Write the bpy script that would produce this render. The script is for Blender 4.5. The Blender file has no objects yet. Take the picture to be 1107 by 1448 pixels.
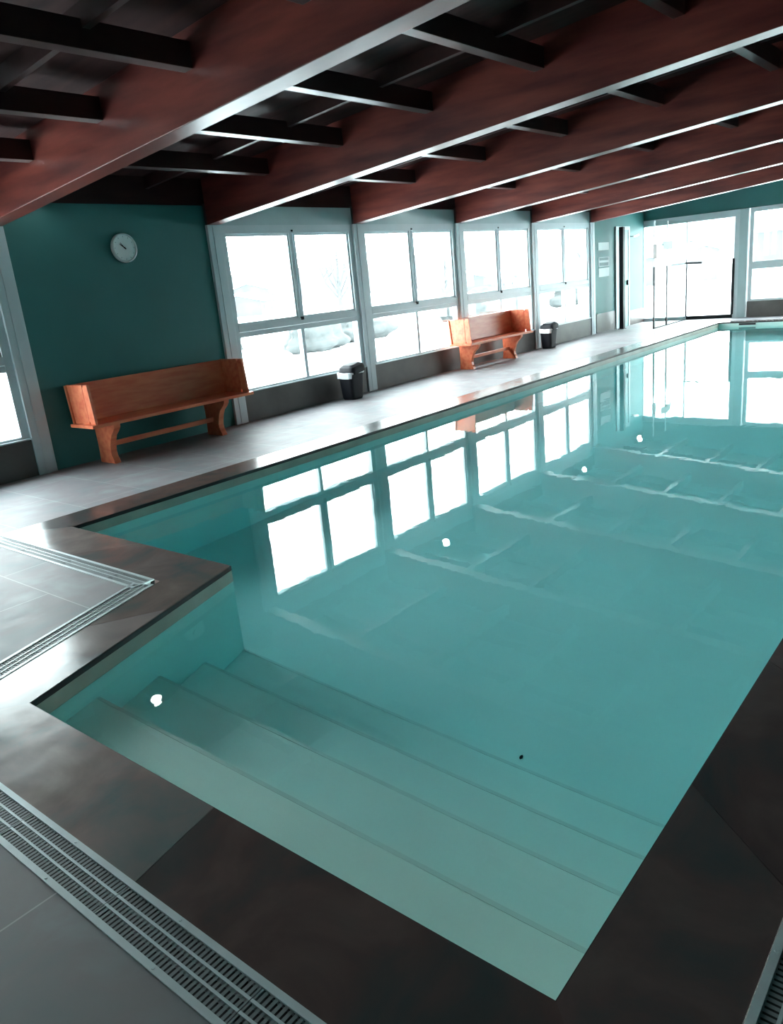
import bpy, bmesh, math, random
from mathutils import Vector, Matrix
random.seed(7)
scene = bpy.context.scene
COL = scene.collection

# ------------------------------------------------------------------ helpers
class MB:
    """collects shapes into one bmesh"""
    def __init__(s):
        s.bm = bmesh.new()
    def box(s, x0, x1, y0, y1, z0, z1, bevel=0.0):
        if x0 > x1: x0, x1 = x1, x0
        if y0 > y1: y0, y1 = y1, y0
        if z0 > z1: z0, z1 = z1, z0
        t = bmesh.new()
        v = [t.verts.new(c) for c in ((x0,y0,z0),(x1,y0,z0),(x1,y1,z0),(x0,y1,z0),(x0,y0,z1),(x1,y0,z1),(x1,y1,z1),(x0,y1,z1))]
        for f in ((3,2,1,0),(4,5,6,7),(0,1,5,4),(1,2,6,5),(2,3,7,6),(3,0,4,7)):
            t.faces.new([v[i] for i in f])
        if bevel > 0:
            bmesh.ops.bevel(t, geom=list(t.edges), offset=bevel, segments=2, affect='EDGES', profile=0.6)
        s.merge(t)
        return s
    def merge(s, t, mat=None):
        if mat is not None:
            t.transform(mat)
        me = bpy.data.meshes.new('tmp')
        t.to_mesh(me); t.free()
        s.bm.from_mesh(me)
        bpy.data.meshes.remove(me)
    def prism(s, pts, axis, a0, a1, bevel=0.0):
        """pts: 2D outline; axis 'x': pts=(y,z); 'y': pts=(x,z); 'z': pts=(x,y)"""
        t = bmesh.new()
        def mk(p, a):
            return {'x': (a, p[0], p[1]), 'y': (p[0], a, p[1]), 'z': (p[0], p[1], a)}[axis]
        A = [t.verts.new(mk(p, a0)) for p in pts]
        B = [t.verts.new(mk(p, a1)) for p in pts]
        n = len(pts)
        t.faces.new(A[::-1]); t.faces.new(B)
        for i in range(n):
            t.faces.new((A[i], A[(i+1) % n], B[(i+1) % n], B[i]))
        bmesh.ops.recalc_face_normals(t, faces=list(t.faces))
        if bevel > 0:
            bmesh.ops.bevel(t, geom=list(t.edges), offset=bevel, segments=2, affect='EDGES', profile=0.6)
        s.merge(t)
        return s
    def tube(s, pts, radii, n=8, cap=True):
        t = bmesh.new()
        rings = []
        pts = [Vector(p) for p in pts]
        if not hasattr(radii, '__len__'): radii = [radii]*len(pts)
        for i, p in enumerate(pts):
            d = (pts[min(i+1, len(pts)-1)] - pts[max(i-1, 0)]).normalized()
            up = Vector((0,0,1)) if abs(d.z) < 0.9 else Vector((1,0,0))
            a = d.cross(up).normalized(); b = d.cross(a).normalized()
            rings.append([t.verts.new(p + (a*math.cos(2*math.pi*k/n) + b*math.sin(2*math.pi*k/n))*radii[i]) for k in range(n)])
        for i in range(len(rings)-1):
            for k in range(n):
                t.faces.new((rings[i][k], rings[i][(k+1) % n], rings[i+1][(k+1) % n], rings[i+1][k]))
        if cap:
            t.faces.new(rings[0][::-1]); t.faces.new(rings[-1])
        bmesh.ops.recalc_face_normals(t, faces=list(t.faces))
        s.merge(t)
        return s
    def lathe(s, prof, mat=None, n=40):
        """profile of (r, z) turned about z, then placed with mat"""
        t = bmesh.new()
        rings = []
        for r, z in prof:
            if r < 1e-6:
                rings.append([t.verts.new((0, 0, z))])
            else:
                rings.append([t.verts.new((r*math.cos(2*math.pi*k/n), r*math.sin(2*math.pi*k/n), z)) for k in range(n)])
        for i in range(len(rings)-1):
            A, B = rings[i], rings[i+1]
            for k in range(n):
                k2 = (k+1) % n
                if len(A) == 1 and len(B) == 1: continue
                if len(A) == 1: t.faces.new((A[0], B[k2], B[k]))
                elif len(B) == 1: t.faces.new((A[k], A[k2], B[0]))
                else: t.faces.new((A[k], A[k2], B[k2], B[k]))
        bmesh.ops.recalc_face_normals(t, faces=list(t.faces))
        s.merge(t, mat)
        return s
    def build(s, name, mat, parent=None, smooth=False):
        me = bpy.data.meshes.new(name)
        s.bm.to_mesh(me); s.bm.free()
        if smooth:
            for p in me.polygons: p.use_smooth = True
        me.materials.append(mat)
        o = bpy.data.objects.new(name, me)
        COL.objects.link(o)
        if parent is not None:
            o.parent = parent
            o.matrix_parent_inverse = Matrix.Translation(-Vector(parent.location)) if LOCALISE else Matrix()
        return o
LOCALISE = True      # parts are modelled in world coordinates under an Empty at the thing's base

def thing(name, label, cat, loc=(0,0,0), group=None):
    o = bpy.data.objects.new(name, None); COL.objects.link(o)
    o.empty_display_size = 0.1
    o.location = loc
    o['label'] = label; o['category'] = cat
    if group: o['group'] = group
    return o
def tag(o, label, cat, group=None, kind=None):
    o['label'] = label; o['category'] = cat
    if group: o['group'] = group
    if kind: o['kind'] = kind
    return o
def struct(o, label=None, cat=None):
    o['kind'] = 'structure'
    if label: o['label'] = label
    if cat: o['category'] = cat
    return o
def children(o):
    return [c for c in bpy.data.objects if c.parent == o]
def copy_tree(o, dloc, label=None):
    kids = children(o)
    c = o.copy(); COL.objects.link(c); c.location = Vector(o.location) + Vector(dloc)
    if label: c['label'] = label
    for k in kids:
        sub = children(k)
        d = k.copy(); COL.objects.link(d); d.parent = c; d.matrix_parent_inverse = k.matrix_parent_inverse.copy()
        for g in sub:
            e = g.copy(); COL.objects.link(e); e.parent = d; e.matrix_parent_inverse = g.matrix_parent_inverse.copy()
    return c

# ------------------------------------------------------------------ materials
def nodes(name):
    m = bpy.data.materials.new(name); m.use_nodes = True
    nt = m.node_tree; nt.nodes.clear()
    return m, nt, nt.nodes, nt.links
def simple(name, col, rough=0.5, spec=0.5, metal=0.0, var=0.12, scale=6.0, bump=0.0, bscale=40.0, coat=0.0, stretch=None, emit=None, estr=0.0, col2=None):
    m, nt, N, L = nodes(name)
    out = N.new('ShaderNodeOutputMaterial'); p = N.new('ShaderNodeBsdfPrincipled')
    L.new(p.outputs[0], out.inputs[0])
    tc = N.new('ShaderNodeTexCoord'); mp = N.new('ShaderNodeMapping'); L.new(tc.outputs['Object'], mp.inputs[0])
    if stretch: mp.inputs['Scale'].default_value = stretch
    nz = N.new('ShaderNodeTexNoise'); nz.inputs['Scale'].default_value = scale; nz.inputs['Detail'].default_value = 5
    L.new(mp.outputs[0], nz.inputs['Vector'])
    cr = N.new('ShaderNodeValToRGB')
    c2 = col2 if col2 else tuple(min(1, c*(1+var)) for c in col)
    c1 = tuple(c*(1-var) for c in col) if not col2 else col
    cr.color_ramp.elements[0].color = (*c1, 1); cr.color_ramp.elements[1].color = (*c2, 1)
    cr.color_ramp.elements[0].position = .32; cr.color_ramp.elements[1].position = .68
    L.new(nz.outputs[0], cr.inputs[0]); L.new(cr.outputs[0], p.inputs['Base Color'])
    p.inputs['Roughness'].default_value = rough; p.inputs['Metallic'].default_value = metal
    p.inputs['Specular IOR Level'].default_value = spec
    p.inputs['Coat Weight'].default_value = coat; p.inputs['Coat Roughness'].default_value = max(.05, rough*.5)
    if bump > 0:
        n2 = N.new('ShaderNodeTexNoise'); n2.inputs['Scale'].default_value = bscale; n2.inputs['Detail'].default_value = 4
        L.new(mp.outputs[0], n2.inputs['Vector'])
        b = N.new('ShaderNodeBump'); b.inputs['Strength'].default_value = bump; b.inputs['Distance'].default_value = .01
        L.new(n2.outputs[0], b.inputs['Height']); L.new(b.outputs[0], p.inputs['Normal'])
    if emit:
        p.inputs['Emission Color'].default_value = (*emit, 1); p.inputs['Emission Strength'].default_value = estr
    return m

TEAL = simple('teal_paint', (.042, .175, .172), rough=.55, spec=.35, var=.07, scale=1.2, bump=.05, bscale=60)
FRAME = simple('pale_grey_frame_paint', (.60, .67, .70), rough=.4, var=.04, scale=3)
HEADER = simple('dimmed_frame_paint', (.46, .57, .59), rough=.5, var=.06, scale=2)  # frame paint dimmed towards teal: shade over the windows put into its colour
POSTTOP = simple('dark_post_head_paint', (.06, .05, .048), rough=.5)
WAIN = simple('taupe_wainscot_tile', (.085, .075, .07), rough=.42, var=.25, scale=2.5, bump=.05, bscale=15)
WOOD = simple('mahogany_stained_beam', (.075, .016, .015), rough=.33, spec=.3, col2=(.20, .045, .034), scale=2.2, stretch=(.6, .5, 3.5), bump=.04, bscale=14)
PURL = simple('dark_stained_purlin', (.032, .014, .014), rough=.30, spec=.45, col2=(.055, .025, .023), scale=3, stretch=(.5, 2, 2), bump=.03, bscale=18)
BOARD = simple('dark_ceiling_boards', (.030, .013, .013), rough=.6, spec=.12, col2=(.065, .028, .026), scale=2.5, stretch=(3, .4, 1))
BENCH = simple('orange_pine_bench', (.74, .150, .075), rough=.34, spec=.3, col2=(.86, .27, .135), scale=3.5, stretch=(.8, 5, 5), coat=.08)
BLACK = simple('black_plastic', (.010, .011, .016), rough=.6, spec=.25, var=.2)
BLACKM = simple('black_metal', (.010, .013, .016), rough=.55, spec=.25, var=.2)
DARKGAP = simple('black_coping_edge', (.006, .008, .010), rough=.6, var=.2)
LEAFM = simple('pale_teal_door_leaf', (.24, .42, .42), rough=.5, var=.04)
BAG = simple('white_bin_bag', (.75, .80, .82), rough=.4, bump=.5, bscale=30)
WHITEPL = simple('white_plastic', (.62, .66, .66), rough=.35, var=.03)
STEEL = simple('pale_drain_frame', (.56, .64, .66), rough=.42, metal=.15, var=.08, scale=8)
GRATE = simple('grey_drain_grating', (.21, .245, .255), rough=.5, var=.1, scale=10)
CHANNEL = simple('dark_drain_channel', (.012, .014, .015), rough=.7)
PAPER = simple('paper', (.82, .86, .86), rough=.8, var=.02)
PAPERG = simple('printed_grey_block', (.30, .38, .39), rough=.8, var=.05)
SIGNT = simple('teal_sign', (.008, .10, .09), rough=.5, var=.04)
SIGNP = simple('pale_pink_sign', (.20, .165, .15), rough=.6, var=.04)
LINER = simple('pale_pool_liner', (.68, .86, .80), rough=.5, spec=.3, var=.03, scale=1.5)
LAMP = simple('lamp_globe', (.9, .95, .95), rough=.2, emit=(1, 1, .96), estr=40)
LIGHTM = simple('pool_light_lens', (.9, .95, .95), rough=.2, emit=(1, 1, .96), estr=2.0)
SNOW = simple('snow', (.86, .89, .90), rough=.8, var=.03, scale=.3)
BARK = simple('bare_bark', (.06, .06, .063), rough=.9, var=.2)
HEDGE = simple('grey_winter_hedge', (.052, .057, .057), rough=.9, var=.25, scale=3)
HOUSEW = simple('weathered_house_wall', (.066, .069, .074), rough=.9, var=.15, scale=.4)
HOUSED = simple('dark_house_window', (.035, .038, .045), rough=.3)
HILL = simple('hazy_hill', (.052, .055, .06), rough=1, var=.25, scale=.03)

def glass_mat(name, tint=(.97, 1, .995), ior=1.45, bump=0.0):
    m, nt, N, L = nodes(name)
    out = N.new('ShaderNodeOutputMaterial'); mix = N.new('ShaderNodeMixShader')
    tr = N.new('ShaderNodeBsdfTransparent'); tr.inputs[0].default_value = (*tint, 1)
    gl = N.new('ShaderNodeBsdfGlossy'); gl.inputs['Roughness'].default_value = 0.0
    geo = N.new('ShaderNodeNewGeometry')
    mi = N.new('ShaderNodeMix'); mi.data_type = 'FLOAT'
    mi.inputs[2].default_value = ior; mi.inputs[3].default_value = 1/ior
    L.new(geo.outputs['Backfacing'], mi.inputs[0])
    fr = N.new('ShaderNodeFresnel'); L.new(mi.outputs[0], fr.inputs['IOR'])
    L.new(fr.outputs[0], mix.inputs[0]); L.new(tr.outputs[0], mix.inputs[1]); L.new(gl.outputs[0], mix.inputs[2])
    L.new(mix.outputs[0], out.inputs['Surface'])
    return m, N, L, out, gl, fr
PANE = glass_mat('window_glass', ior=1.35)[0]
SCREEN = glass_mat('screen_glass', tint=(.93, .985, .975), ior=1.4)[0]
WATER, nt, N, L = nodes('pool_water')
out = N.new('ShaderNodeOutputMaterial'); gl = N.new('ShaderNodeBsdfGlass')
gl.inputs['IOR'].default_value = 1.333; gl.inputs['Roughness'].default_value = 0.0; gl.inputs['Color'].default_value = (1, 1, 1, 1)
L.new(gl.outputs[0], out.inputs['Surface'])
tc = N.new('ShaderNodeTexCoord')
n1 = N.new('ShaderNodeTexNoise'); n1.inputs['Scale'].default_value = 2.2; n1.inputs['Detail'].default_value = 3
mp = N.new('ShaderNodeMapping'); mp.inputs['Scale'].default_value = (1.0, 1.6, 1)
L.new(tc.outputs['Object'], mp.inputs[0]); L.new(mp.outputs[0], n1.inputs['Vector'])
b = N.new('ShaderNodeBump'); b.inputs['Strength'].default_value = .05; b.inputs['Distance'].default_value = .017
L.new(n1.outputs[0], b.inputs['Height']); L.new(b.outputs[0], gl.inputs['Normal'])
va = N.new('ShaderNodeVolumeAbsorption')
va.inputs['Color'].default_value = (.50, .925, .985, 1); va.inputs['Density'].default_value = .38
L.new(va.outputs[0], out.inputs['Volume'])

def slate(name, base, base2, rough, tile=None, joint=(.05, .055, .055), off=(0, 0), tone_attr=False, spec=.5):
    """slate / stone tile: mottled colour, per-tile tone and fine grout joints, in world metres"""
    m, nt, N, L = nodes(name)
    out = N.new('ShaderNodeOutputMaterial'); p = N.new('ShaderNodeBsdfPrincipled'); L.new(p.outputs[0], out.inputs[0])
    tc = N.new('ShaderNodeTexCoord')
    n1 = N.new('ShaderNodeTexNoise'); n1.inputs['Scale'].default_value = 2.4; n1.inputs['Detail'].default_value = 5; n1.inputs['Roughness'].default_value = .55
    n1.inputs['Distortion'].default_value = .6
    L.new(tc.outputs['Object'], n1.inputs['Vector'])
    cr = N.new('ShaderNodeValToRGB'); e = cr.color_ramp.elements
    e[0].position = .30; e[1].position = .72
    e[0].color = (*base, 1); e[1].color = (*base2, 1)
    k = e.new(.5); k.color = (*[(a+b_)/2*(.85 if i else 1.05) for i, (a, b_) in enumerate(zip(base, base2))], 1)
    L.new(n1.outputs[0], cr.inputs[0])
    colout = cr.outputs[0]
    if tone_attr:
        at = N.new('ShaderNodeAttribute'); at.attribute_name = 'tone'
        mx = N.new('ShaderNodeMix'); mx.data_type = 'RGBA'; mx.blend_type = 'MULTIPLY'; mx.inputs[0].default_value = 1
        L.new(colout, mx.inputs[6]); L.new(at.outputs['Color'], mx.inputs[7]); colout = mx.outputs[2]
    if tile:
        mp = N.new('ShaderNodeMapping'); mp.inputs['Location'].default_value = (off[0], off[1], 0)
        mp.inputs['Rotation'].default_value = (0, 0, math.radians(90))
        L.new(tc.outputs['Object'], mp.inputs[0])
        br = N.new('ShaderNodeTexBrick'); br.offset = .5; br.inputs['Scale'].default_value = 1
        br.inputs['Brick Width'].default_value = tile[0]; br.inputs['Row Height'].default_value = tile[1]
        br.inputs['Mortar Size'].default_value = .0035; br.inputs['Mortar Smooth'].default_value = .3
        br.inputs['Color1'].default_value = (.86, .86, .86, 1); br.inputs['Color2'].default_value = (1.0, 1.0, 1.0, 1)
        br.inputs['Mortar'].default_value = (1.5, 1.5, 1.5, 1)
        L.new(mp.outputs[0], br.inputs['Vector'])
        mx = N.new('ShaderNodeMix'); mx.data_type = 'RGBA'; mx.blend_type = 'MULTIPLY'; mx.inputs[0].default_value = 1
        L.new(colout, mx.inputs[6]); L.new(br.outputs['Color'], mx.inputs[7]); colout = mx.outputs[2]
    L.new(colout, p.inputs['Base Color'])
    n2 = N.new('ShaderNodeTexNoise'); n2.inputs['Scale'].default_value = 7; n2.inputs['Detail'].default_value = 6
    L.new(tc.outputs['Object'], n2.inputs['Vector'])
    mr = N.new('ShaderNodeMapRange'); mr.inputs[1].default_value = .3; mr.inputs[2].default_value = .7
    mr.inputs[3].default_value = rough-.05; mr.inputs[4].default_value = rough+.06
    L.new(n2.outputs[0], mr.inputs[0]); L.new(mr.outputs[0], p.inputs['Roughness'])
    p.inputs['Specular IOR Level'].default_value = spec
    bp = N.new('ShaderNodeBump'); bp.inputs['Strength'].default_value = .16; bp.inputs['Distance'].default_value = .006
    L.new(n2.outputs[0], bp.inputs['Height']); L.new(bp.outputs[0], p.inputs['Normal'])
    return m
FIELD = slate('grey_stone_floor_tile', (.235, .265, .28), (.315, .35, .365), .52, spec=.28, tile=(1.2, .6), off=(.1, .5))
COPE = slate('dark_slate_coping_tile', (.044, .062, .064), (.125, .096, .088), .20, tone_attr=True)

# ------------------------------------------------------------------ layout (metres; x along the window wall, y = 0 at that wall, z = 0 deck)
SP = 2.685
def PR(k): return 3.815 + SP*k          # right edge of post k
PW = 0.2
XN, XF, YR = -1.6, 20.25, -9.7          # near wall, far wall, right wall
SL = 0.084
def BZ(y): return 2.475 - SL*y          # underside of the roof beams
SPECK = (2.98, -6.085)
WZ = -0.10                              # water level
FZ = -1.5                               # pool floor
A, B_, C_, D_, E_, F_ = (2.736,-2.25), (2.736,-4.192), (1.183,-4.717), (1.183,-7.238), (19.0,-7.238), (19.0,-2.25)
POOL = [A, B_, C_, D_, E_, F_]
OUT = [(2.356,-1.86), (2.356,-3.985), (.84,-4.497), (.84,-7.59), (19.36,-7.59), (19.36,-1.86)]
DRA = [(2.215,-1.86), (2.215,-3.885), (.69,-4.40), (.69,-7.745), (19.36,-7.745), (19.36,-1.86)]

# ---- floor
bm = bmesh.new()
def loop(pts, z=0):
    vs = [bm.verts.new((p[0], p[1], z)) for p in pts]
    return [bm.edges.new((vs[i], vs[(i+1) % len(vs)])) for i in range(len(vs))]
ed = loop([(XN, .16), (XF+.15, .16), (XF+.15, YR), (XN, YR)]) + loop(DRA)
bmesh.ops.triangle_fill(bm, edges=ed, use_beauty=True)
bmesh.ops.recalc_face_normals(bm, faces=list(bm.faces))
if sum(f.normal.z for f in bm.faces) < 0: bmesh.ops.reverse_faces(bm, faces=list(bm.faces))
me = bpy.data.meshes.new('floor'); bm.to_mesh(me); bm.free(); me.materials.append(FIELD)
floor = bpy.data.objects.new('floor', me); COL.objects.link(floor); struct(floor, 'grey stone tiled pool deck')

# ---- slate coping ring (tiles as faces with a tone each, window glare painted into some)
bm = bmesh.new(); lay = bm.loops.layers.float_color.new('tone')
rnd = random.Random(3)
def lerp(a, b_, t): return (a[0]+(b_[0]-a[0])*t, a[1]+(b_[1]-a[1])*t)
def side(i, cuts, tones=None):
    j = (i+1) % 6
    cuts = [0]+cuts+[1]
    for q in range(len(cuts)-1):
        t0, t1 = cuts[q], cuts[q+1]
        g = .0015/ max(.1, math.dist(POOL[i], POOL[j]))
        a, b2 = t0+(g if q else 0), t1-(g if q < len(cuts)-2 else 0)
        ps = [lerp(POOL[i], POOL[j], a), lerp(POOL[i], POOL[j], b2), lerp(OUT[i], OUT[j], b2), lerp(OUT[i], OUT[j], a)]
        top = [bm.verts.new((p[0], p[1], .0005)) for p in ps]; bot = [bm.verts.new((p[0], p[1], -.03)) for p in ps]
        fs = [bm.faces.new(top), bm.faces.new(bot[::-1])] + [bm.faces.new((top[k], bot[k], bot[(k+1) % 4], top[(k+1) % 4])) for k in range(4)]
        tn = tones[q] if tones else rnd.uniform(.8, 1.2)
        tint = (tn*rnd.uniform(.95, 1.08), tn, tn*rnd.uniform(.95, 1.05), 1)
        for f in fs:
            for l in f.loops: l[lay] = tint
side(0, [.5], [1.9, 1.7]); side(1, [.4], [1.8, 2.6]); side(2, [(5.994-4.717)/2.521], [3.0, 1.0])  # raised tones put window glare into the tile colour
side(3, [(.917+.92*k)/17.817 for k in range(19)], None)
side(4, [.25, .5, .75]); side(5, [k/18 for k in range(1, 18)])
bmesh.ops.recalc_face_normals(bm, faces=list(bm.faces))
me = bpy.data.meshes.new('trim_coping'); bm.to_mesh(me); bm.free(); me.materials.append(COPE)
o = bpy.data.objects.new('trim_1', me); COL.objects.link(o); struct(o, 'dark slate coping tiles round the pool')

# ---- black shadow-gap edge under the coping
mb = MB()
def inset(i, d):
    j = (i+1) % 6; p, q = Vector(POOL[i]), Vector(POOL[j]); t = (q-p).normalized(); return p, q, t
cen = Vector((10, -4.9))
for i in range(6):
    p, q, t = inset(i, 0); n = Vector((-t.y, t.x))
    if (n.dot(Vector((3.5, -5.5)) - p) < 0): n = -n
    mb.prism([tuple(p), tuple(q), tuple(q+n*.004), tuple(p+n*.004)], 'z', -.030, -.003)
struct(mb.build('trim_2', DARKGAP), 'black edge strip under the pool coping')

WBAND = simple('sandy_waterline_band', (.42, .41, .35), rough=.5, var=.12, scale=4)
mb = MB()
for i in (0, 1, 5):
    p, q, t = inset(i, 0); n = Vector((-t.y, t.x))
    if (n.dot(Vector((3.5, -5.5)) - p) < 0): n = -n
    mb.prism([tuple(p-n*.01), tuple(q-n*.01), tuple(q+n*.002), tuple(p+n*.002)], 'z', WZ-.012, -.030)
struct(mb.build('trim_4', WBAND), 'sandy band at the waterline of the pool')
# ---- pool basin
bm = bmesh.new()
T = [bm.verts.new((p[0], p[1], -.03)) for p in POOL]; Bt = [bm.verts.new((p[0], p[1], FZ)) for p in POOL]
for i in range(6):
    j = (i+1) % 6; bm.faces.new((T[i], T[j], Bt[j], Bt[i]))
bm.faces.new(Bt)
bmesh.ops.recalc_face_normals(bm, faces=list(bm.faces)); bmesh.ops.reverse_faces(bm, faces=list(bm.faces))
me = bpy.data.meshes.new('pool_basin'); bm.to_mesh(me); bm.free(); me.materials.append(LINER)
basin = bpy.data.objects.new('pool_basin', me); COL.objects.link(basin); struct(basin, 'pale lined pool basin')
# ---- pool steps
def yBC(x): return C_[1] + (B_[1]-C_[1])/(B_[0]-C_[0])*(x-C_[0])
edges = [1.183, 1.54, 1.96, 2.34, 2.736]; tops = [-.30, -.60, -.90, -1.20]
mb = MB()
for k in range(4):
    x0, x1 = edges[k], edges[k+1]
    mb.prism([(x0, -7.236), (x1, -7.236), (x1, yBC(x1)-.001), (x0, yBC(x0)-.001)], 'z', FZ+.001, tops[k])
steps = struct(mb.build('pool_steps', LINER), 'broad submerged entry steps at the near end of the pool')
STEP_SHADE = simple('step_edge_shade', (.59, .755, .70), rough=.6, spec=.2, var=.03)  # added darker strips: the shade along each step edge put into colour
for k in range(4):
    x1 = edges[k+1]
    o = MB().prism([(x1-.014, -7.23), (x1+.004, -7.23), (x1+.004, yBC(min(x1, 2.735))-.01), (x1-.014, yBC(x1-.014)-.01)], 'z', tops[k]-.03, tops[k]+.002).build('step_shade_strip', STEP_SHADE)
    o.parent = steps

# ---- water
bm = bmesh.new()
g = .003
grow = [(A[0]-g, A[1]+g), (B_[0]-g, B_[1]+g), (C_[0]-g, C_[1]+g), (D_[0]-g, D_[1]-g), (E_[0]+g, E_[1]-g), (F_[0]+g, F_[1]+g)]
T = [bm.verts.new((p[0], p[1], WZ)) for p in grow]; Bt = [bm.verts.new((p[0], p[1], FZ-.02)) for p in grow]
bm.faces.new(T)
for i in range(6):
    j = (i+1) % 6; bm.faces.new((T[i], Bt[i], Bt[j], T[j]))
bm.faces.new(Bt[::-1])
bmesh.ops.recalc_face_normals(bm, faces=list(bm.faces))
me = bpy.data.meshes.new('pool_water'); bm.to_mesh(me); bm.free(); me.materials.append(WATER)
o = bpy.data.objects.new('pool_water', me); COL.objects.link(o)
tag(o, 'still turquoise water filling the pool, mirroring the windows', 'water', kind='stuff')

# ---- floor drains
def drain(p0, p1, width_dir, label, name='floor_drain', seg=.58, start=0.0):
    """p0->p1 along the coping side; width_dir = unit vector away from the pool"""
    p0, p1 = Vector(p0), Vector(p1); t = (p1-p0); Ln = t.length; t.normalize(); w = Vector(width_dir)
    W_ = .156
    root = thing(name, label, 'drain', (*((p0+p1)/2), 0), 'floor drains round the pool')
    def P(u, v): q = p0 + t*u + w*v; return (q.x, q.y)
    def strip(mb, u0, u1, v0, v1, z0, z1): mb.prism([P(u0, v0), P(u1, v0), P(u1, v1), P(u0, v1)], 'z', z0, z1)
    mb = MB(); strip(mb, 0, Ln, 0, W_, -.07, -.045); strip(mb, 0, Ln, 0, .004, -.045, -.004); strip(mb, 0, Ln, W_-.004, W_, -.045, -.004)
    mb.build('channel', CHANNEL, root)
    mb = MB(); strip(mb, 0, Ln, .001, .021, -.004, .004); strip(mb, 0, Ln, W_-.021, W_-.001, -.004, .004)
    strip(mb, 0, .012, .021, W_-.021, -.004, .004); strip(mb, Ln-.012, Ln, .021, W_-.021, -.004, .004)
    mb.build('frame', STEEL, root)
    # gratings: three rows of slots between thin pale ribs
    cuts = [0.012]
    u = start if start > .05 else seg
    while u < Ln-.05:
        cuts.append(u); u += seg
    cuts.append(Ln-.012)
    v0, v1 = .022, W_-.022
    rw = (v1-v0)/3
    for a, b2 in zip(cuts[:-1], cuts[1:]):
        mb = MB()
        a2, b3 = a+.0015, b2-.0015
        strip(mb, a2, a2+.006, v0, v1, -.02, .001); strip(mb, b3-.006, b3, v0, v1, -.02, .001)
        n = max(2, int((b3-a2)/.0165))
        bars = bmesh.new()
        for k in range(1, n):
            uu = a2+(b3-a2)*k/n
            c = [P(uu-.0052, v0), P(uu+.0052, v0), P(uu+.0052, v1), P(uu-.0052, v1)]
            tp = [bars.verts.new((q[0], q[1], .0)) for q in c]; bt = [bars.verts.new((q[0], q[1], -.018)) for q in c]
            bars.faces.new(tp)
            bars.faces.new((tp[0], bt[0], bt[1], tp[1])); bars.faces.new((tp[2], bt[2], bt[3], tp[3]))
        mb.merge(bars)
        g_ = mb.build('grate', GRATE, root)
        rb = MB()
        for r in (1, 2): strip(rb, a2, b3, v0+rw*r-.004, v0+rw*r+.004, -.02, .0025)
        rb.build('rib', STEEL, g_)
    for q in range(int(Ln/.55)):
        for c in (P(.18+q*.55, .011), P(.25+q*.55, W_-.011)):
            MB().lathe([(0, .0055), (.004, .0055), (.005, .004)], Matrix.Translation((c[0], c[1], 0)), 10).build('screw', STEEL, root)
    return root
drain((.84, -4.47), (.84, -7.74), (-1, 0), 'slotted grey floor drain across the bottom left foreground, beside the near pool edge', start=(6.065-4.47) % .58)
drain((2.356, -1.87), (2.356, -3.93), (-1, 0), 'pale floor drain strip along the short pool side that juts out at the left')
nb = Vector((C_[1]-B_[1], -(C_[0]-B_[0]))).normalized()
drain((2.30, -4.004), (.86, -4.490), (nb.x, nb.y), 'pale floor drain strip along the slanting coping beside the entry steps')
drain((.86, -7.592), (19.3, -7.592), (0, -1), 'pale floor drain in the lower right corner, beyond the dark right hand coping', seg=1.16)

# ---- pool lights, skimmer, speck
tag(MB().prism([(0, .011), (.012, .002), (.027, .006), (.034, .015), (.024, .022), (.009, .02)], 'z', FZ, FZ+.004).build('leaf', BLACKM), 'tiny dark speck lying on the pool floor before the steps', 'leaf').location = (SPECK[0], SPECK[1], 0)
sk = thing('skimmer_slot', 'dark horizontal skimmer slot in the far end wall of the pool', 'skimmer', (18.99, -2.88, -.05))
MB().box(18.985, 18.999, -3.06, -2.70, -.075, -.035).build('opening', BLACKM, sk)
mb = MB(); mb.box(18.98, 18.999, -3.08, -2.68, -.083, -.075).box(18.98, 18.999, -3.08, -2.68, -.035, -.031); mb.build('surround', WHITEPL, sk)

# ------------------------------------------------------------------ walls
def wall(name, boxes, mat=TEAL, label=None):
    mb = MB()
    for b2 in boxes: mb.box(*b2)
    return struct(mb.build(name, mat), label)
WT = .16
bays = list(range(-2, 5))               # bay k: between post k and post k+1
def bx(k): return PR(k), PR(k+1)-PW
wb = []; hb = []; wn = []
for k in bays:
    x0, x1 = bx(k); x0 = max(x0, XN)
    if k == 0: wb.append((x0-.02, x1+.02, .04, WT, 0, 2.70))
    else:
        hb.append((x0-.01, x1+.01, .035, WT, 2.472, 2.70)); wn.append((x0-.01, x1+.01, .02, WT, 0, .385))
wb.append((PR(5)-.01, XF+.16, .04, WT, 0, 2.70))
wall('wall_left', wb, TEAL, 'teal painted window wall')
wall('wall_left_header', hb, HEADER, 'grey band over the windows')
wall('wall_left_wainscot', wn, WAIN, 'taupe tiled wainscot under the windows')
wall('wall_left_plinth', [(PR(5)+.1, 18.40, .025, .04, 0, .44), (19.25, XF, .025, .04, 0, .36)], WAIN, 'grey tiled plinth in the far corner')
# wall plate closing the wall to the roof
struct(MB().box(XN, XF+.15, .05, .17, 2.70, 3.0).build('trim_3', PURL), 'dark wall plate above the window wall')
# posts
ti = 10
for k in range(-1, 6):
    mb = MB(); mb.box(PR(k)-PW, PR(k), 0, WT, 0, 2.475, .006)
    mb.box(PR(k)-PW*.62, PR(k)-PW*.38, -.006, .01, 0, 2.47)
    po = struct(mb.build('trim_%d' % ti, FRAME), 'pale grey window post'); ti += 1
    hp = MB().box(PR(k)-PW+.01, PR(k)-.01, .01, WT-.01, 2.475, 2.72).build('post_head', POSTTOP)
    hp.parent = po
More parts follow.
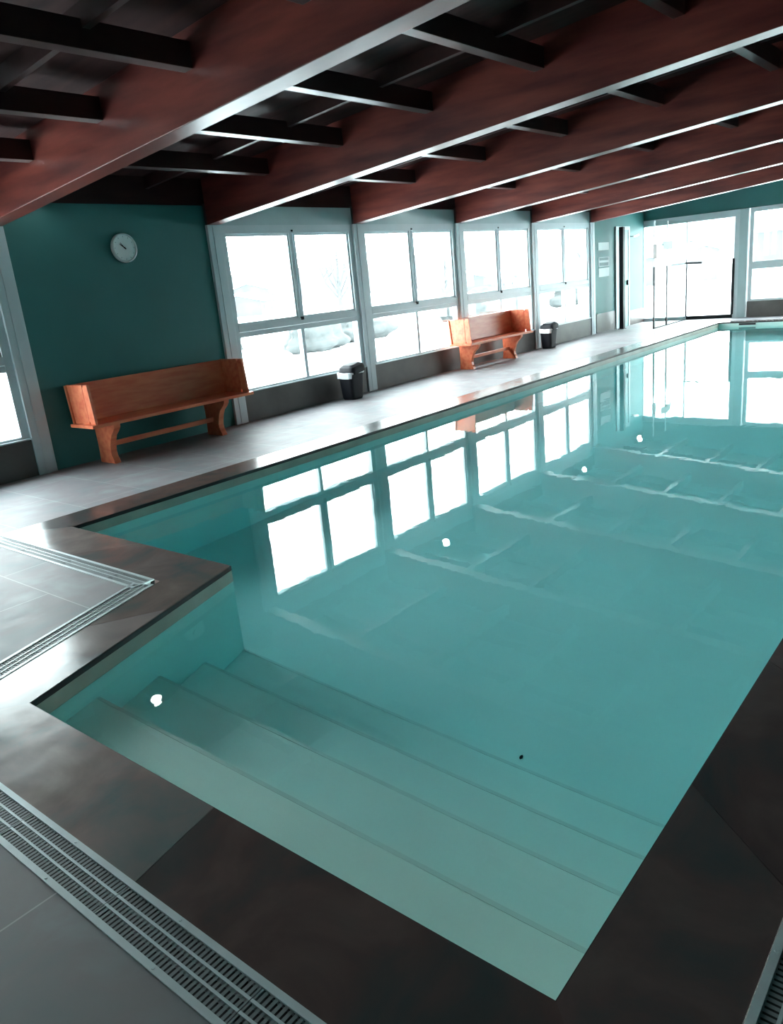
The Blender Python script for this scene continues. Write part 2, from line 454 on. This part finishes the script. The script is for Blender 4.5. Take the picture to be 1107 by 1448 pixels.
# windows
def window_x(name, x0, x1):
    f = .085
    mb = MB()
    yo0, yo1 = .035, .135
    mb.box(x0, x0+f, yo0, yo1, .385, 2.472).box(x1-f, x1, yo0, yo1, .385, 2.472)
    mb.box(x0+f, x1-f, yo0, yo1, 2.37, 2.472).box(x0+f, x1-f, yo0, yo1, .385, .425)
    w = struct(mb.build(name, FRAME), 'white framed window over the snow')
    xc = (x0+x1)/2
    def part(nm, mb, m=FRAME):
        o = mb.build(nm, m); o.parent = w; return o
    mb = MB(); mb.box(x0+f, x1-f, .03, .13, 1.16, 1.245).box(x0+f, x1-f, .04, .13, 1.09, 1.155); part('rail', mb)
    mb = MB(); mb.box(xc-.045, xc-.003, .045, .085, 1.245, 2.37).box(xc+.003, xc+.045, .085, .125, 1.245, 2.37); part('mullion', mb)
    part('mullion', MB().box(xc-.03, xc+.03, .05, .12, .425, 1.09))
    mb = MB()
    for a, b2 in ((x0+f, xc-.045), (xc+.045, x1-f)):
        mb2 = MB(); mb2.box(a, a+.03, .06, .11, 1.245, 2.37).box(b2-.03, b2, .06, .11, 1.245, 2.37).box(a+.03, b2-.03, .06, .11, 2.34, 2.37).box(a+.03, b2-.03, .06, .11, 1.245, 1.275)
        part('sash', mb2)
        part('pane', MB().box(a+.03, b2-.03, .082, .088, 1.275, 2.34), PANE)
    part('pane', MB().box(x0+f, xc-.03, .082, .088, .425, 1.09), PANE); part('pane', MB().box(xc+.03, x1-f, .082, .088, .425, 1.09), PANE)
    part('latch', MB().box(xc-.02, xc+.03, .018, .05, 1.215, 1.26, .006), BLACKM)
    part('latch', MB().box(xc-.012, xc+.02, .025, .05, 2.385, 2.41, .004), BLACKM)
    part('sill', MB().box(x0, x1, -.005, .035, .385, .40), FRAME)
    return w
wi = 1
for k in bays:
    if k == 0: continue
    x0, x1 = bx(k)
    if x0 < XN: x0 = XN+.01
    window_x('window_%d' % wi, x0, x1); wi += 1

# far wall
fw = []
fx0, fx1 = XF, XF+.16
fw.append((fx0, fx1, .10, .16, 0, 2.50))
fwins = [(-4.85, -2.52), (-7.30, -5.02), (-9.55, -7.47)]
fwn = [(fx0-.02, fx1, a, b2, 0, .37) for a, b2 in fwins]
fw.append((fx0, fx1, YR, -9.55, 0, 2.50))
mb = MB()
for b2 in fw: mb.box(*b2)
mb.prism([(YR, 2.50), (.16, 2.50), (.16, BZ(.16)+.535), (YR, BZ(YR)+.535)], 'x', fx0, fx1)
struct(mb.build('wall_far', TEAL), 'teal painted end wall')
wall('wall_far_wainscot', fwn, WAIN, 'taupe wainscot on the end wall')
for i, yy in enumerate((-2.30, -4.85, -7.30)):
    struct(MB().box(fx0-.05, fx1, yy-.19, yy, 0, 2.50, .006).build('trim_%d' % ti, FRAME if i else HEADER), 'grey post on the end wall'); ti += 1
def window_y(name, y0, y1):
    f = .09
    mb = MB(); X0, X1 = fx0-.01, fx0+.11
    mb.box(X0, X1, y0, y0+f, .37, 2.5).box(X0, X1, y1-f, y1, .37, 2.5).box(X0, X1, y0+f, y1-f, 2.40, 2.5).box(X0, X1, y0+f, y1-f, .37, .42)
    w = struct(mb.build(name, FRAME), 'white framed window in the end wall')
    yc = (y0+y1)/2
    def part(nm, mb, m=FRAME):
        o = mb.build(nm, m); o.parent = w; return o
    part('rail', MB().box(X0+.005, X1-.01, y0+f, y1-f, 1.11, 1.285))
    part('mullion', MB().box(X0+.02, X1-.02, yc-.04, yc+.04, 1.285, 2.40)); part('mullion', MB().box(X0+.02, X1-.02, yc-.03, yc+.03, .42, 1.11))
    for a, b2, h in ((y0+f, yc-.04, 1), (yc+.04, y1-f, 1), (y0+f, yc-.03, 0), (yc+.03, y1-f, 0)):
        part('pane', MB().box(X0+.05, X0+.056, a, b2, 1.285 if h else .42, 2.40 if h else 1.11), PANE)
    return w
for a, b2 in fwins:
    window_y('window_%d' % wi, a, b2); wi += 1
# far glazed door
mb = MB(); X0, X1 = fx0-.02, fx0+.10
mb.box(X0, X1, .03, .10, 0, 2.5).box(X0, X1, -2.30, -2.19, 0, 2.5).box(X0, X1, -2.19, .03, 2.345, 2.5)
door = struct(mb.build('door_1', FRAME), 'glazed double door in the end wall')
def dpart(nm, mb, m): o = mb.build(nm, m); o.parent = door; return o
dpart('mullion', MB().box(X0+.01, X1-.01, -1.07, -1.01, 0, 2.345), FRAME)
dpart('pane', MB().box(fx0+.03, fx0+.036, -1.01, .03, .08, 2.345), PANE); dpart('pane', MB().box(fx0+.03, fx0+.036, -2.19, -1.07, .08, 2.345), PANE)
dpart('threshold', MB().box(X0, X1, -1.01, .03, 0, .08), FRAME)
dpart('bottom_rail', MB().box(X0-.01, X1-.01, -2.19, -1.07, 0, .085), BLACKM)
dpart('seal', MB().box(X0-.012, X0+.01, -1.085, -1.02, .085, 1.38), BLACKM); dpart('seal', MB().box(X0-.012, X0+.01, -2.21, -2.15, .085, 1.40), BLACKM)
mb = MB(); mb.tube([(X0-.07, -1.05, 1.385), (X0-.07, -1.46, 1.365)], 0.024).tube([(X0-.07, -1.06, 1.385), (X0, -1.06, 1.385)], .012); dpart('handle', mb, BLACKM)
# pale door in the window wall near the corner
mb = MB(); mb.box(18.42, 18.50, .0, .04, 0, 2.38).box(19.17, 19.25, .0, .04, 0, 2.38).box(18.50, 19.17, .0, .04, 2.30, 2.38)
d2 = struct(mb.build('door_2', HEADER), 'narrow pale door beside the far corner')
o = MB().box(18.50, 19.17, .012, .04, 0, 2.30).build('leaf', LEAFM); o.parent = d2
o = MB().box(19.06, 19.10, -.03, .012, 1.0, 1.12, .005).build('handle', BLACKM); o.parent = d2
# remaining walls
wall('wall_right', [(XN, XF+.16, YR-.15, YR, 0, 3.83)], TEAL, 'teal right hand wall')
struct(MB().prism([(YR-.15, 0), (.16, 0), (.16, BZ(.16)+.535), (YR-.15, BZ(YR-.15)+.535)], 'x', XN-.15, XN).build('wall_near', TEAL), 'teal near end wall')

# ------------------------------------------------------------------ roof
mb = MB(); z = lambda y, h: BZ(y)+h
mb.prism([(.6, z(.6, .53)), (.6, z(.6, .60)), (YR-.2, z(YR-.2, .60)), (YR-.2, z(YR-.2, .53))], 'x', XN-.2, XF+.3)
ceil = struct(mb.build('ceiling', BOARD), 'dark boarded ceiling')
ordn = ['first', 'second', 'third', 'fourth', 'fifth', 'sixth', 'seventh', 'eighth']
blab = {-1: 'mahogany roof beam just overhead, left of the beam that ends at the teal clock wall',
        0: 'big mahogany roof beam crossing the upper left, ending at the post left of the teal clock wall',
        1: 'mahogany roof beam ending at the post between the teal clock wall and the nearest full window',
        2: 'mahogany roof beam ending at the post between the first and second full windows',
        3: 'mahogany roof beam ending at the post between the second and third full windows',
        4: 'mahogany roof beam ending at the post between the third and fourth full windows',
        5: 'farthest mahogany roof beam, ending beyond the fourth window in front of the end wall'}
for k in range(-1, 6):
    x1 = PR(k)-.005; x0 = PR(k)-PW+.005
    mb = MB(); ys = (.0, YR+.02)
    mb.prism([(ys[0], z(ys[0], 0)), (ys[0], z(ys[0], .53)), (ys[1], z(ys[1], .53)), (ys[1], z(ys[1], 0))], 'x', x0, x1, .006)
    tag(mb.build('roof_beam', WOOD), blab[k], 'beam', 'roof beams')
py = [-1.16-1.13*j for j in range(8)]
bayname = lambda k: {-1: 'in the nearest bay', 0: 'above the clock', 1: 'above the nearest full window', 2: 'above the second window', 3: 'above the third window', 4: 'above the fourth window', 5: 'in the farthest bay'}[k]
for k in range(-1, 6):
    x0 = PR(k); x1 = PR(k+1)-PW if k < 5 else XF
    for j, y in enumerate(py):
        h = .29
        mb = MB(); mb.prism([(y-.045, z(y-.045, h)), (y+.045, z(y+.045, h)), (y+.045, z(y+.045, h+.16)), (y-.045, z(y-.045, h+.16))], 'x', x0-.004, x1+.004, .004)
        tag(mb.build('roof_purlin', PURL), 'dark roof purlin %s, %s row from the window wall' % (bayname(k), ordn[j]), 'purlin', 'roof purlins between the beams')
    for xr in (x0+.05, x0+.95, x0+1.75):
        mb = MB(); y0, y1 = .05, YR+.1
        mb.prism([(y0, z(y0, .40)), (y0, z(y0, .53)), (y1, z(y1, .53)), (y1, z(y1, .40))], 'x', xr-.025, xr+.025)
        # battens sit above the purlins and carry the boards
        o = mb.build('rafter', PURL); o.parent = ceil

# ------------------------------------------------------------------ benches
def make_bench(ox, label):
    root = thing('bench', label, 'bench', (ox+1.08, -.3, 0), 'wooden benches by the window wall')
    Lb = 2.15
    x = lambda v: ox+v
    MB().box(x(-.02), x(Lb+.02), -.54, -.09, .435, .47, .006).build('seat', BENCH, root)
    MB().prism([(-.125, .47), (-.095, .47), (-.055, .875), (-.085, .875)], 'x', x(.01), x(Lb-.01), .005).build('backrest', BENCH, root)
    for s, xx in ((0, .03), (1, Lb-.06)):
        e = MB().prism([(-.10, .47), (-.40, .47), (-.385, .88), (-.06, .88)], 'x', x(xx), x(xx+.03), .005).build('end_panel', BENCH, root)
        MB().prism([(-.425, .47), (-.52, .47), (-.485, .88), (-.41, .88)], 'x', x(xx), x(xx+.03), .005).build('front_stile', BENCH, e)
        MB().box(x(xx+.004), x(xx+.02), -.42, -.39, .50, .86).build('batten', BENCH, e)
    prof_f = [(-.53, .435), (-.525, .40), (-.485, .355), (-.43, .31), (-.395, .25), (-.372, .18), (-.362, .13), (-.37, .08), (-.395, .035), (-.405, 0)]
    prof_b = [(-.12, 0), (-.12, .04), (-.128, .12), (-.13, .22), (-.125, .32), (-.12, .435)]
    for lx in (.225, 1.70):
        MB().prism(prof_f+prof_b, 'x', x(lx), x(lx+.075), .005).build('leg', BENCH, root)
    MB().box(x(.27), x(1.73), -.275, -.245, .17, .225, .004).build('stretcher', BENCH, root)
    return root
bench = make_bench(4.03, 'orange brown wooden bench with boxed ends against the teal wall under the clock')
copy_tree(bench, (7.12, .02, 0), 'orange brown wooden bench before the second and third windows, far from the clock')

# ------------------------------------------------------------------ bins
def make_bin(ox, oy, label):
    root = thing('trash_bin', label, 'bin', (ox, oy, 0), 'black bins by the window wall')
    def ring(h, a, b2): return [(ox-a, oy-b2), (ox+a, oy-b2), (ox+a, oy+b2), (ox-a, oy+b2)], h
    t = bmesh.new()
    levels = [(0, .115, .10), (.02, .125, .11), (.36, .155, .135), (.375, .165, .145), (.39, .165, .145), (.39, .148, .128), (.05, .115, .10)]
    rings = []
    for h, a, b2 in levels:
        rr = []
        for k in range(24):
            an = 2*math.pi*k/24
            c, s_ = math.cos(an), math.sin(an); q = .35
            rr.append(t.verts.new((ox+a*math.copysign(abs(c)**q, c), oy+b2*math.copysign(abs(s_)**q, s_), h)))
        rings.append(rr)
    for i in range(len(rings)-1):
        for k in range(24): t.faces.new((rings[i][k], rings[i][(k+1) % 24], rings[i+1][(k+1) % 24], rings[i+1][k]))
    t.faces.new(rings[0][::-1]); t.faces.new(rings[-1])
    bmesh.ops.recalc_face_normals(t, faces=list(t.faces))
    mb = MB(); mb.merge(t); mb.build('body', BLACK, root)
    # white liner folded over the rim
    rn = random.Random(5); t = bmesh.new(); rings = []
    for h, a in ((.372, .168), (.380, .171), (.390, .172), (.399, .168), (.398, .15), (.30, .138)):
        rr = []
        for k in range(40):
            an = 2*math.pi*k/40; c, s_ = math.cos(an), math.sin(an); q = .38
            w = 1+rn.uniform(-.03, .03)
            hh = h + rn.uniform(-.004, .006) - (.06 if (c < -.5 and h < .375) else 0)
            rr.append(t.verts.new((ox+a*w*math.copysign(abs(c)**q, c), oy+a*.88*w*math.copysign(abs(s_)**q, s_), hh)))
        rings.append(rr)
    for i in range(len(rings)-1):
        for k in range(40): t.faces.new((rings[i][k], rings[i][(k+1) % 40], rings[i+1][(k+1) % 40], rings[i+1][k]))
    bmesh.ops.recalc_face_normals(t, faces=list(t.faces))
    mb = MB(); mb.merge(t); mb.build('liner', BAG, root, True)
    # hood lid tipped towards the far side
    t = bmesh.new(); rings = []
    for i, (h, s_) in enumerate(((0, 1.0), (.05, 1.0), (.09, .9), (.115, .62), (.12, .0001))):
        rr = []
        for k in range(24):
            an = 2*math.pi*k/24; c, sn = math.cos(an), math.sin(an); q = .4
            rr.append(t.verts.new((.165*s_*math.copysign(abs(c)**q, c), .155*s_*math.copysign(abs(sn)**q, sn), h*1.15)))
        rings.append(rr)
    for i in range(len(rings)-1):
        for k in range(24): t.faces.new((rings[i][k], rings[i][(k+1) % 24], rings[i+1][(k+1) % 24], rings[i+1][k]))
    t.faces.new(rings[0][::-1])
    bmesh.ops.recalc_face_normals(t, faces=list(t.faces))
    mb = MB(); mb.merge(t, Matrix.Translation((ox+.03, oy-.01, .385)) @ Matrix.Rotation(math.radians(-9), 4, 'Y'))
    mb.build('lid', BLACK, root)
    return root
b1 = make_bin(8.36, -.21, 'black waste bin with white liner standing under the nearest full window')
copy_tree(b1, (6.14, .0, 0), 'black waste bin with white liner just beyond the far bench, under the windows')

# ------------------------------------------------------------------ clock
cx, cz = 5.115, 2.24
M = Matrix.Translation((cx, .04, cz)) @ Matrix.Rotation(math.radians(90), 4, 'X')
ck = thing('wall_clock', 'round white wall clock on the dark teal wall above the bench', 'clock', (cx, .03, cz))
MB().lathe([(.0, 0), (.15, 0), (.156, .01), (.156, .040), (.150, .048), (.140, .048), (.136, .036)], M, 56).build('rim', WHITEPL, ck, True)
MB().lathe([(.1365, .030), (.1365, .034), (0, .034)], M, 56).build('face', simple('clock_face', (.90, .93, .93), rough=.3, var=.02), ck)
yf = .04-.036
def hand(nm, ang, ln, w):
    d = Vector((math.sin(ang), 0, math.cos(ang))); p = Vector((d.z, 0, -d.x))
    q = [Vector((cx, 0, cz))-d*.02-p*w, Vector((cx, 0, cz))+d*ln-p*w*.5, Vector((cx, 0, cz))+d*ln+p*w*.5, Vector((cx, 0, cz))-d*.02+p*w]
    MB().prism([(v.x, v.z) for v in q], 'y', yf-.004, yf).build(nm, BLACKM, ck)
hand('hour_hand', math.radians(-52), .068, .0055); hand('minute_hand', math.radians(-40), .072, .003)
for k in range(12):
    a = math.radians(30*k); d = Vector((math.sin(a), 0, math.cos(a))); p = Vector((d.z, 0, -d.x)); c0 = Vector((cx, 0, cz))
    q = [c0+d*.112-p*.002, c0+d*.126-p*.002, c0+d*.126+p*.002, c0+d*.112+p*.002]
    MB().prism([(v.x, v.z) for v in q], 'y', yf-.002, yf+.001).build('hour_mark', PAPERG, ck)
MB().lathe([(0, .044), (.007, .044), (.008, .036)], M, 16).build('hub', BLACKM, ck)

# ------------------------------------------------------------------ notices on the far left wall
def notice(z0, z1, label, lines):
    r = thing('notice', label, 'notice', (17.8, .035, (z0+z1)/2), 'notices on the wall before the far corner')
    MB().box(17.50, 18.09, .034, .040, z0, z1).build('sheet', PAPER, r)
    for (a, b2) in lines: MB().box(17.55, 18.04, .031, .0345, a, b2).build('text_block', PAPERG, r)
notice(1.865, 2.04, 'white notice on the teal wall, topmost of the three', [])
notice(1.50, 1.715, 'notice with grey printed blocks on the teal wall, middle of the three', [(1.64, 1.70), (1.515, 1.59)])
notice(1.27, 1.47, 'white notice on the teal wall, lowest of the three', [])

# black post + fittings
bp = thing('black_post', 'tall slim black post standing before the pale door near the far corner', 'post', (18.29, -.2, 0))
MB().box(18.23, 18.35, -.25, -.15, .012, 2.35, .006).build('shaft', BLACKM, bp)
MB().box(18.20, 18.38, -.27, -.13, 0, .014, .004).build('base_plate', BLACKM, bp)
for zz in (1.03, .5): MB().box(18.33, 18.40, -.215, -.185, zz-.02, zz+.02, .006).build('clamp', BLACKM, bp)
# glass partition
gp = thing('glass_screen', 'frameless glass screen with thin dark joints in front of the end wall door', 'glass screen', (19.1, -1.08, 0))
for a, b2 in ((18.03, 18.82), (18.84, 20.14)):
    MB().box(a, b2, -1.085, -1.075, .02, 2.38).build('pane', SCREEN, gp)
for xx, w in ((18.02, .036), (18.83, .034)):
    up = MB().box(xx-w*.6, xx+w*.6, -1.09, -1.07, 1.385, 2.38).build('upper_joint', FRAME, gp)
    lo = MB().box(xx-w, xx+w, -1.092, -1.068, 0, 1.385).build('lower_joint', BLACKM, gp)
MB().box(18.02, 20.23, -1.09, -1.07, 0, .02).build('floor_channel', BLACKM, gp)
mb = MB()
sg = tag(MB().box(18.50, 19.13, -1.105, -1.095, 1.745, 1.93).build('sign', SIGNT), 'teal rectangular sign fixed to the glass screen', 'sign')
sg = tag(MB().box(17.90, 18.12, -1.107, -1.0975, 1.57, 1.88).build('sign', SIGNP), 'pale pinkish sheet at the left edge of the glass screen', 'sign')
# round lamps on the wall plate, hidden behind the beams but mirrored in the water
def bulkhead(x, label, p=(-.2, 2.78)):
    y, zz = p
    root = thing('wall_lamp', label, 'lamp', (x, .05, zz), 'round lamps above the window wall')
    ax = Vector((-.35, -.75, -.55)).normalized()
    M = Matrix.Translation((x, y, zz)) @ ax.to_track_quat('Z', 'Y').to_matrix().to_4x4()
    MB().lathe([(.058, -.01), (.055, .02), (.036, .036), (0, .042)], M, 32).build('globe', LAMP, root, True)
    MB().lathe([(0, -.06), (.045, -.06), (.070, -.03), (.074, .0), (.059, .002), (.058, -.008)], M, 32).build('housing', WHITEPL, root, True)
    MB().tube([(x, .055, zz), (x, y*.6, zz), (x, y+.03, zz+.02)], .012).build('arm', WHITEPL, root)
bulkhead(4.29, 'round lit lamp above the teal clock wall, mirrored as the dot over the steps')
bulkhead(10.43, 'round lit lamp above the second full window, nearest of the three mirrored dots')
bulkhead(16.05, 'round lit lamp above the fourth window, middle of the three mirrored dots')
bulkhead(19.40, 'round lit lamp near the far corner, farthest of the three mirrored dots')
# small lamp at corner
wl = thing('wall_lamp', 'small white tube lamp on the wall by the far corner', 'lamp', (19.35, 0, 2.14))
MB().tube([(19.28, -.10, 2.13), (19.55, -.10, 2.17)], .018).build('tube', LIGHTM, wl, True)
MB().box(19.38, 19.42, -.10, .04, 2.13, 2.16).build('bracket', WHITEPL, wl)

# ------------------------------------------------------------------ outdoors
GZ = -.45
mb = MB()
mb.box(-60, 320, .25, 320, GZ-.3, GZ).box(XF+.3, 320, -160, .25, GZ-.3, GZ)
struct(mb.build('snow_ground', SNOW), 'snow covered ground outside')
def ridge(name, pts, hs, mat, label, depth=40):
    t = bmesh.new(); rn = random.Random(len(pts)); rows = []
    n = 60
    for i in range(n+1):
        f = i/n*(len(pts)-1); a = int(min(f, len(pts)-2)); u = f-a
        p = Vector(pts[a]).lerp(Vector(pts[a+1]), u); h = hs[a]*(1-u)+hs[a+1]*u
        h *= 1+.12*math.sin(i*1.7)+.08*math.sin(i*3.9)
        d = p.normalized()
        rows.append([t.verts.new((p.x-d.x*depth*(1-w), p.y-d.y*depth*(1-w), GZ-.2+h*math.sin(w*math.pi/2)+rn.uniform(-.3, .3)*w)) for w in (0, .25, .5, .75, 1)])
    for i in range(n):
        for k in range(4): t.faces.new((rows[i][k], rows[i+1][k], rows[i+1][k+1], rows[i][k+1]))
    bmesh.ops.recalc_face_normals(t, faces=list(t.faces))
    m2 = MB(); m2.merge(t); return struct(m2.build(name, mat), label)
ridge('hill', [(20, 260), (120, 240), (190, 170), (260, 90), (300, 0), (300, -90)], [6, 7, 9, 12, 16, 12], HILL, 'hazy hillside far beyond the windows', 70)

def tree(name, base, height, seed, label, spread=.5, trunk=.16, depth=5):
    rn = random.Random(seed); mb = MB()
    def grow(p, d, ln, r, lev):
        pts = [p]; q = Vector(p); dd = Vector(d)
        for i in range(3):
            dd = (dd+Vector((rn.uniform(-.12, .12), rn.uniform(-.12, .12), rn.uniform(-.02, .1)))).normalized()
            q = q+dd*ln/3; pts.append(q.copy())
        mb.tube(pts, [r, r*.88, r*.76, r*.62], 6 if lev > 1 else 4, cap=False)
        if lev == 0: return
        nb_ = rn.choice((2, 3, 3))
        for i in range(nb_):
            a = rn.uniform(0, 2*math.pi); s_ = spread*rn.uniform(.5, 1.1)
            nd = (dd+Vector((math.cos(a)*s_, math.sin(a)*s_, .12))).normalized()
            grow(pts[-1] if i < 2 else pts[-2], nd, ln*rn.uniform(.66, .86), r*.66, lev-1)
    root = thing(name, label, 'tree', base, 'bare trees outside the windows')
    grow(Vector((base[0], base[1], GZ-.1)), Vector((0, 0, 1)), height*.27, trunk, depth)
    mb.build('branches', BARK, root)
    MB().tube([(base[0], base[1], GZ-.15), (base[0], base[1], GZ+.3)], [trunk*1.5, trunk*1.05], 10).build('trunk_base', BARK, root)
def big_tree(base, height, seed, label, r0):
    """trunk with a fan of thick upright limbs"""
    rn = random.Random(seed)
    root = thing('bare_tree', label, 'tree', base, 'bare trees outside the windows')
    z0 = GZ-.1; tr = MB()
    top = Vector((base[0], base[1], z0+height*.42))
    tr.tube([(base[0], base[1], z0), (base[0]+.02, base[1], z0+height*.2), top], [r0*1.35, r0*1.05, r0*.9], 10)
    tr.build('trunk', BARK, root)
    mb = MB(); n = 7
    side = Vector((base[1]+7.9, -base[0], 0)).normalized()
    for i in range(n):
        f = (i-(n-1)/2)/((n-1)/2)
        st = Vector((base[0], base[1], z0+height*(.22+.2*(1-abs(f)))))
        tip = st+side*f*height*.24+Vector((rn.uniform(-.5, .5), rn.uniform(-.5, .5), 0))*.6
        tip.z = z0+height*(1.0-.32*abs(f)+rn.uniform(-.06, .04))
        mid = st.lerp(tip, .5)+side*f*height*.05
        rr = r0*(.72-.2*abs(f))
        mb.tube([st, mid, tip], [rr, rr*.75, rr*.4], 7)
        for q in (.55, .75):
            p = mid.lerp(tip, q-.4); e = p+side*rn.choice((-1, 1))*height*.09+Vector((0, 0, height*.11))
            mb.tube([p, e], [rr*.55, rr*.3], 5)
    mb.build('limbs', BARK, root)
big_tree((44.5, 33.3, GZ), 5.4, 11, 'bare tree with a fan of upright limbs, right half of the nearest full window', .15)
big_tree((62, 36, GZ), 4.2, 21, 'small bare tree outside, seen through the second full window', .16)
big_tree((66, 22.5, GZ), 5.0, 31, 'pale bare tree outside, seen through the third full window', .18)
big_tree((78, 4, GZ), 6.5, 51, 'bare tree outside, seen through the right leaf of the end wall door', .2)
def shrub(x, y, rx, ry, h, seed, label, mat=HEDGE):
    rn = random.Random(seed); t = bmesh.new()
    bmesh.ops.create_icosphere(t, subdivisions=4, radius=1)
    for v in t.verts:
        n = 1+.16*math.sin(v.co.x*5+seed)*math.sin(v.co.y*6+seed*2)*1.2+rn.uniform(-.07, .07)+.1*math.sin(v.co.z*7+seed)
        v.co = Vector((x+v.co.x*rx*n, y+v.co.y*ry*n, GZ+max(-.05, .35*h+v.co.z*h*.65*n)))
    m2 = MB(); m2.merge(t); o = m2.build('hedge', mat, None, True)
    tag(o, label, 'hedge', 'winter hedges outside the windows')
shrub(19.6, 11.6, 1.3, .8, 1.05, 3, 'rounded grey hedge outside, low in the nearest full window')
shrub(23.0, 12.6, 1.7, .9, 1.0, 8, 'wide grey hedge outside, right of the rounded one')
shrub(20.0, 17.0, .6, .5, .9, 5, 'small grey bush outside, low in the left half of the nearest full window')
shrub(34, 13.5, 3.5, 1.2, 1.3, 6, 'long grey hedge outside the second full window')
shrub(42, 11.5, 4.5, 1.2, 1.3, 9, 'long grey hedge outside the third full window')
def house(x, y, w, d, h, rot, label, roof=1.6):
    root = thing('house', label, 'house', (x, y, GZ), 'houses beyond the snowy field')
    M = Matrix.Translation((x, y, 0)) @ Matrix.Rotation(rot, 4, 'Z')
    def put(nm, mb, m):
        o = mb.build(nm, m); o.data.transform(M); o.parent = root; o.matrix_parent_inverse = Matrix.Translation((-x, -y, -GZ)); return o
    put('wall', MB().box(-w/2, w/2, -d/2, d/2, GZ-.1, GZ+h), HOUSEW)
    ov = .3
    put('roof', MB().prism([(-d/2-ov, GZ+h-.05), (0, GZ+h+roof), (d/2+ov, GZ+h-.05), (d/2+ov, GZ+h+.2), (0, GZ+h+roof+.25), (-d/2-ov, GZ+h+.2)], 'x', -w/2-ov, w/2+ov), SNOW)
    put('gable', MB().prism([(-d/2, GZ+h-.02), (0, GZ+h+roof-.05), (d/2, GZ+h-.02)], 'x', -w/2, w/2), HOUSEW)
    n = max(2, int(w/2.6))
    for i in range(n):
        xx = -w/2+(i+.5)*w/n
        put('window', MB().box(xx-.5, xx+.5, -d/2-.04, -d/2+.02, GZ+h*.35, GZ+h*.75), HOUSED)
house(58, 60, 7, 5, 1.5, .6, 'low grey house with a snowy roof, left half of the nearest full window', .7)
house(104, 112, 13, 8, 3.0, .75, 'far grey house with a snowy roof on the horizon, nearest full window', 1.3)
house(78, 42, 9, 6, 1.6, .2, 'low grey house with a snowy roof beyond the second full window', .7)
house(100, 30, 10, 7, 3.0, .9, 'grey house with a snowy roof beyond the third full window', 1.2)
house(62, 15.2, 8, 5, 2.1, 1.25, 'low grey building with a snowy roof beyond the glass screen', .5)
house(96, 9, 14, 9, 3.6, 1.5, 'grey house with a snowy roof beyond the right leaf of the end wall door', 1.4)

# ------------------------------------------------------------------ world, camera, render look
w = bpy.data.worlds.new('overcast_sky'); scene.world = w; w.use_nodes = True
nt = w.node_tree; nt.nodes.clear()
o1 = nt.nodes.new('ShaderNodeOutputWorld'); bg = nt.nodes.new('ShaderNodeBackground'); nt.links.new(bg.outputs[0], o1.inputs[0])
tcw = nt.nodes.new('ShaderNodeTexCoord'); sp = nt.nodes.new('ShaderNodeSeparateXYZ'); cr = nt.nodes.new('ShaderNodeValToRGB')
nt.links.new(tcw.outputs['Generated'], sp.inputs[0]); nt.links.new(sp.outputs['Z'], cr.inputs[0]); nt.links.new(cr.outputs[0], bg.inputs[0])
cr.color_ramp.elements[0].color = (.93, 1.0, 1.0, 1); cr.color_ramp.elements[1].color = (.86, .98, 1.03, 1)
bg.inputs[1].default_value = 17.0
cd = bpy.data.cameras.new('camera'); cam = bpy.data.objects.new('camera', cd); COL.objects.link(cam)
cam.location = (0, -7.899, 1.6); cam.rotation_mode = 'XYZ'
cam.rotation_euler = (math.radians(73.175), math.radians(5.26), math.radians(-51.024))
cd.sensor_fit = 'HORIZONTAL'; cd.sensor_width = 36; cd.lens = 1073.35/1107*36; cd.clip_start = .02; cd.clip_end = 1000
scene.camera = cam
vs = scene.view_settings
scene.display_settings.display_device = 'sRGB'
vs.view_transform = 'Standard'; vs.look = 'None'; vs.gamma = 1; vs.use_curve_mapping = False; vs.exposure = 0
cy = scene.cycles
cy.max_bounces = 10; cy.diffuse_bounces = 6; cy.glossy_bounces = 5; cy.transparent_max_bounces = 16
cy.sample_clamp_indirect = 25.0
cy.caustics_refractive = True; cy.caustics_reflective = True; cy.blur_glossy = .2
cy.use_denoising = True
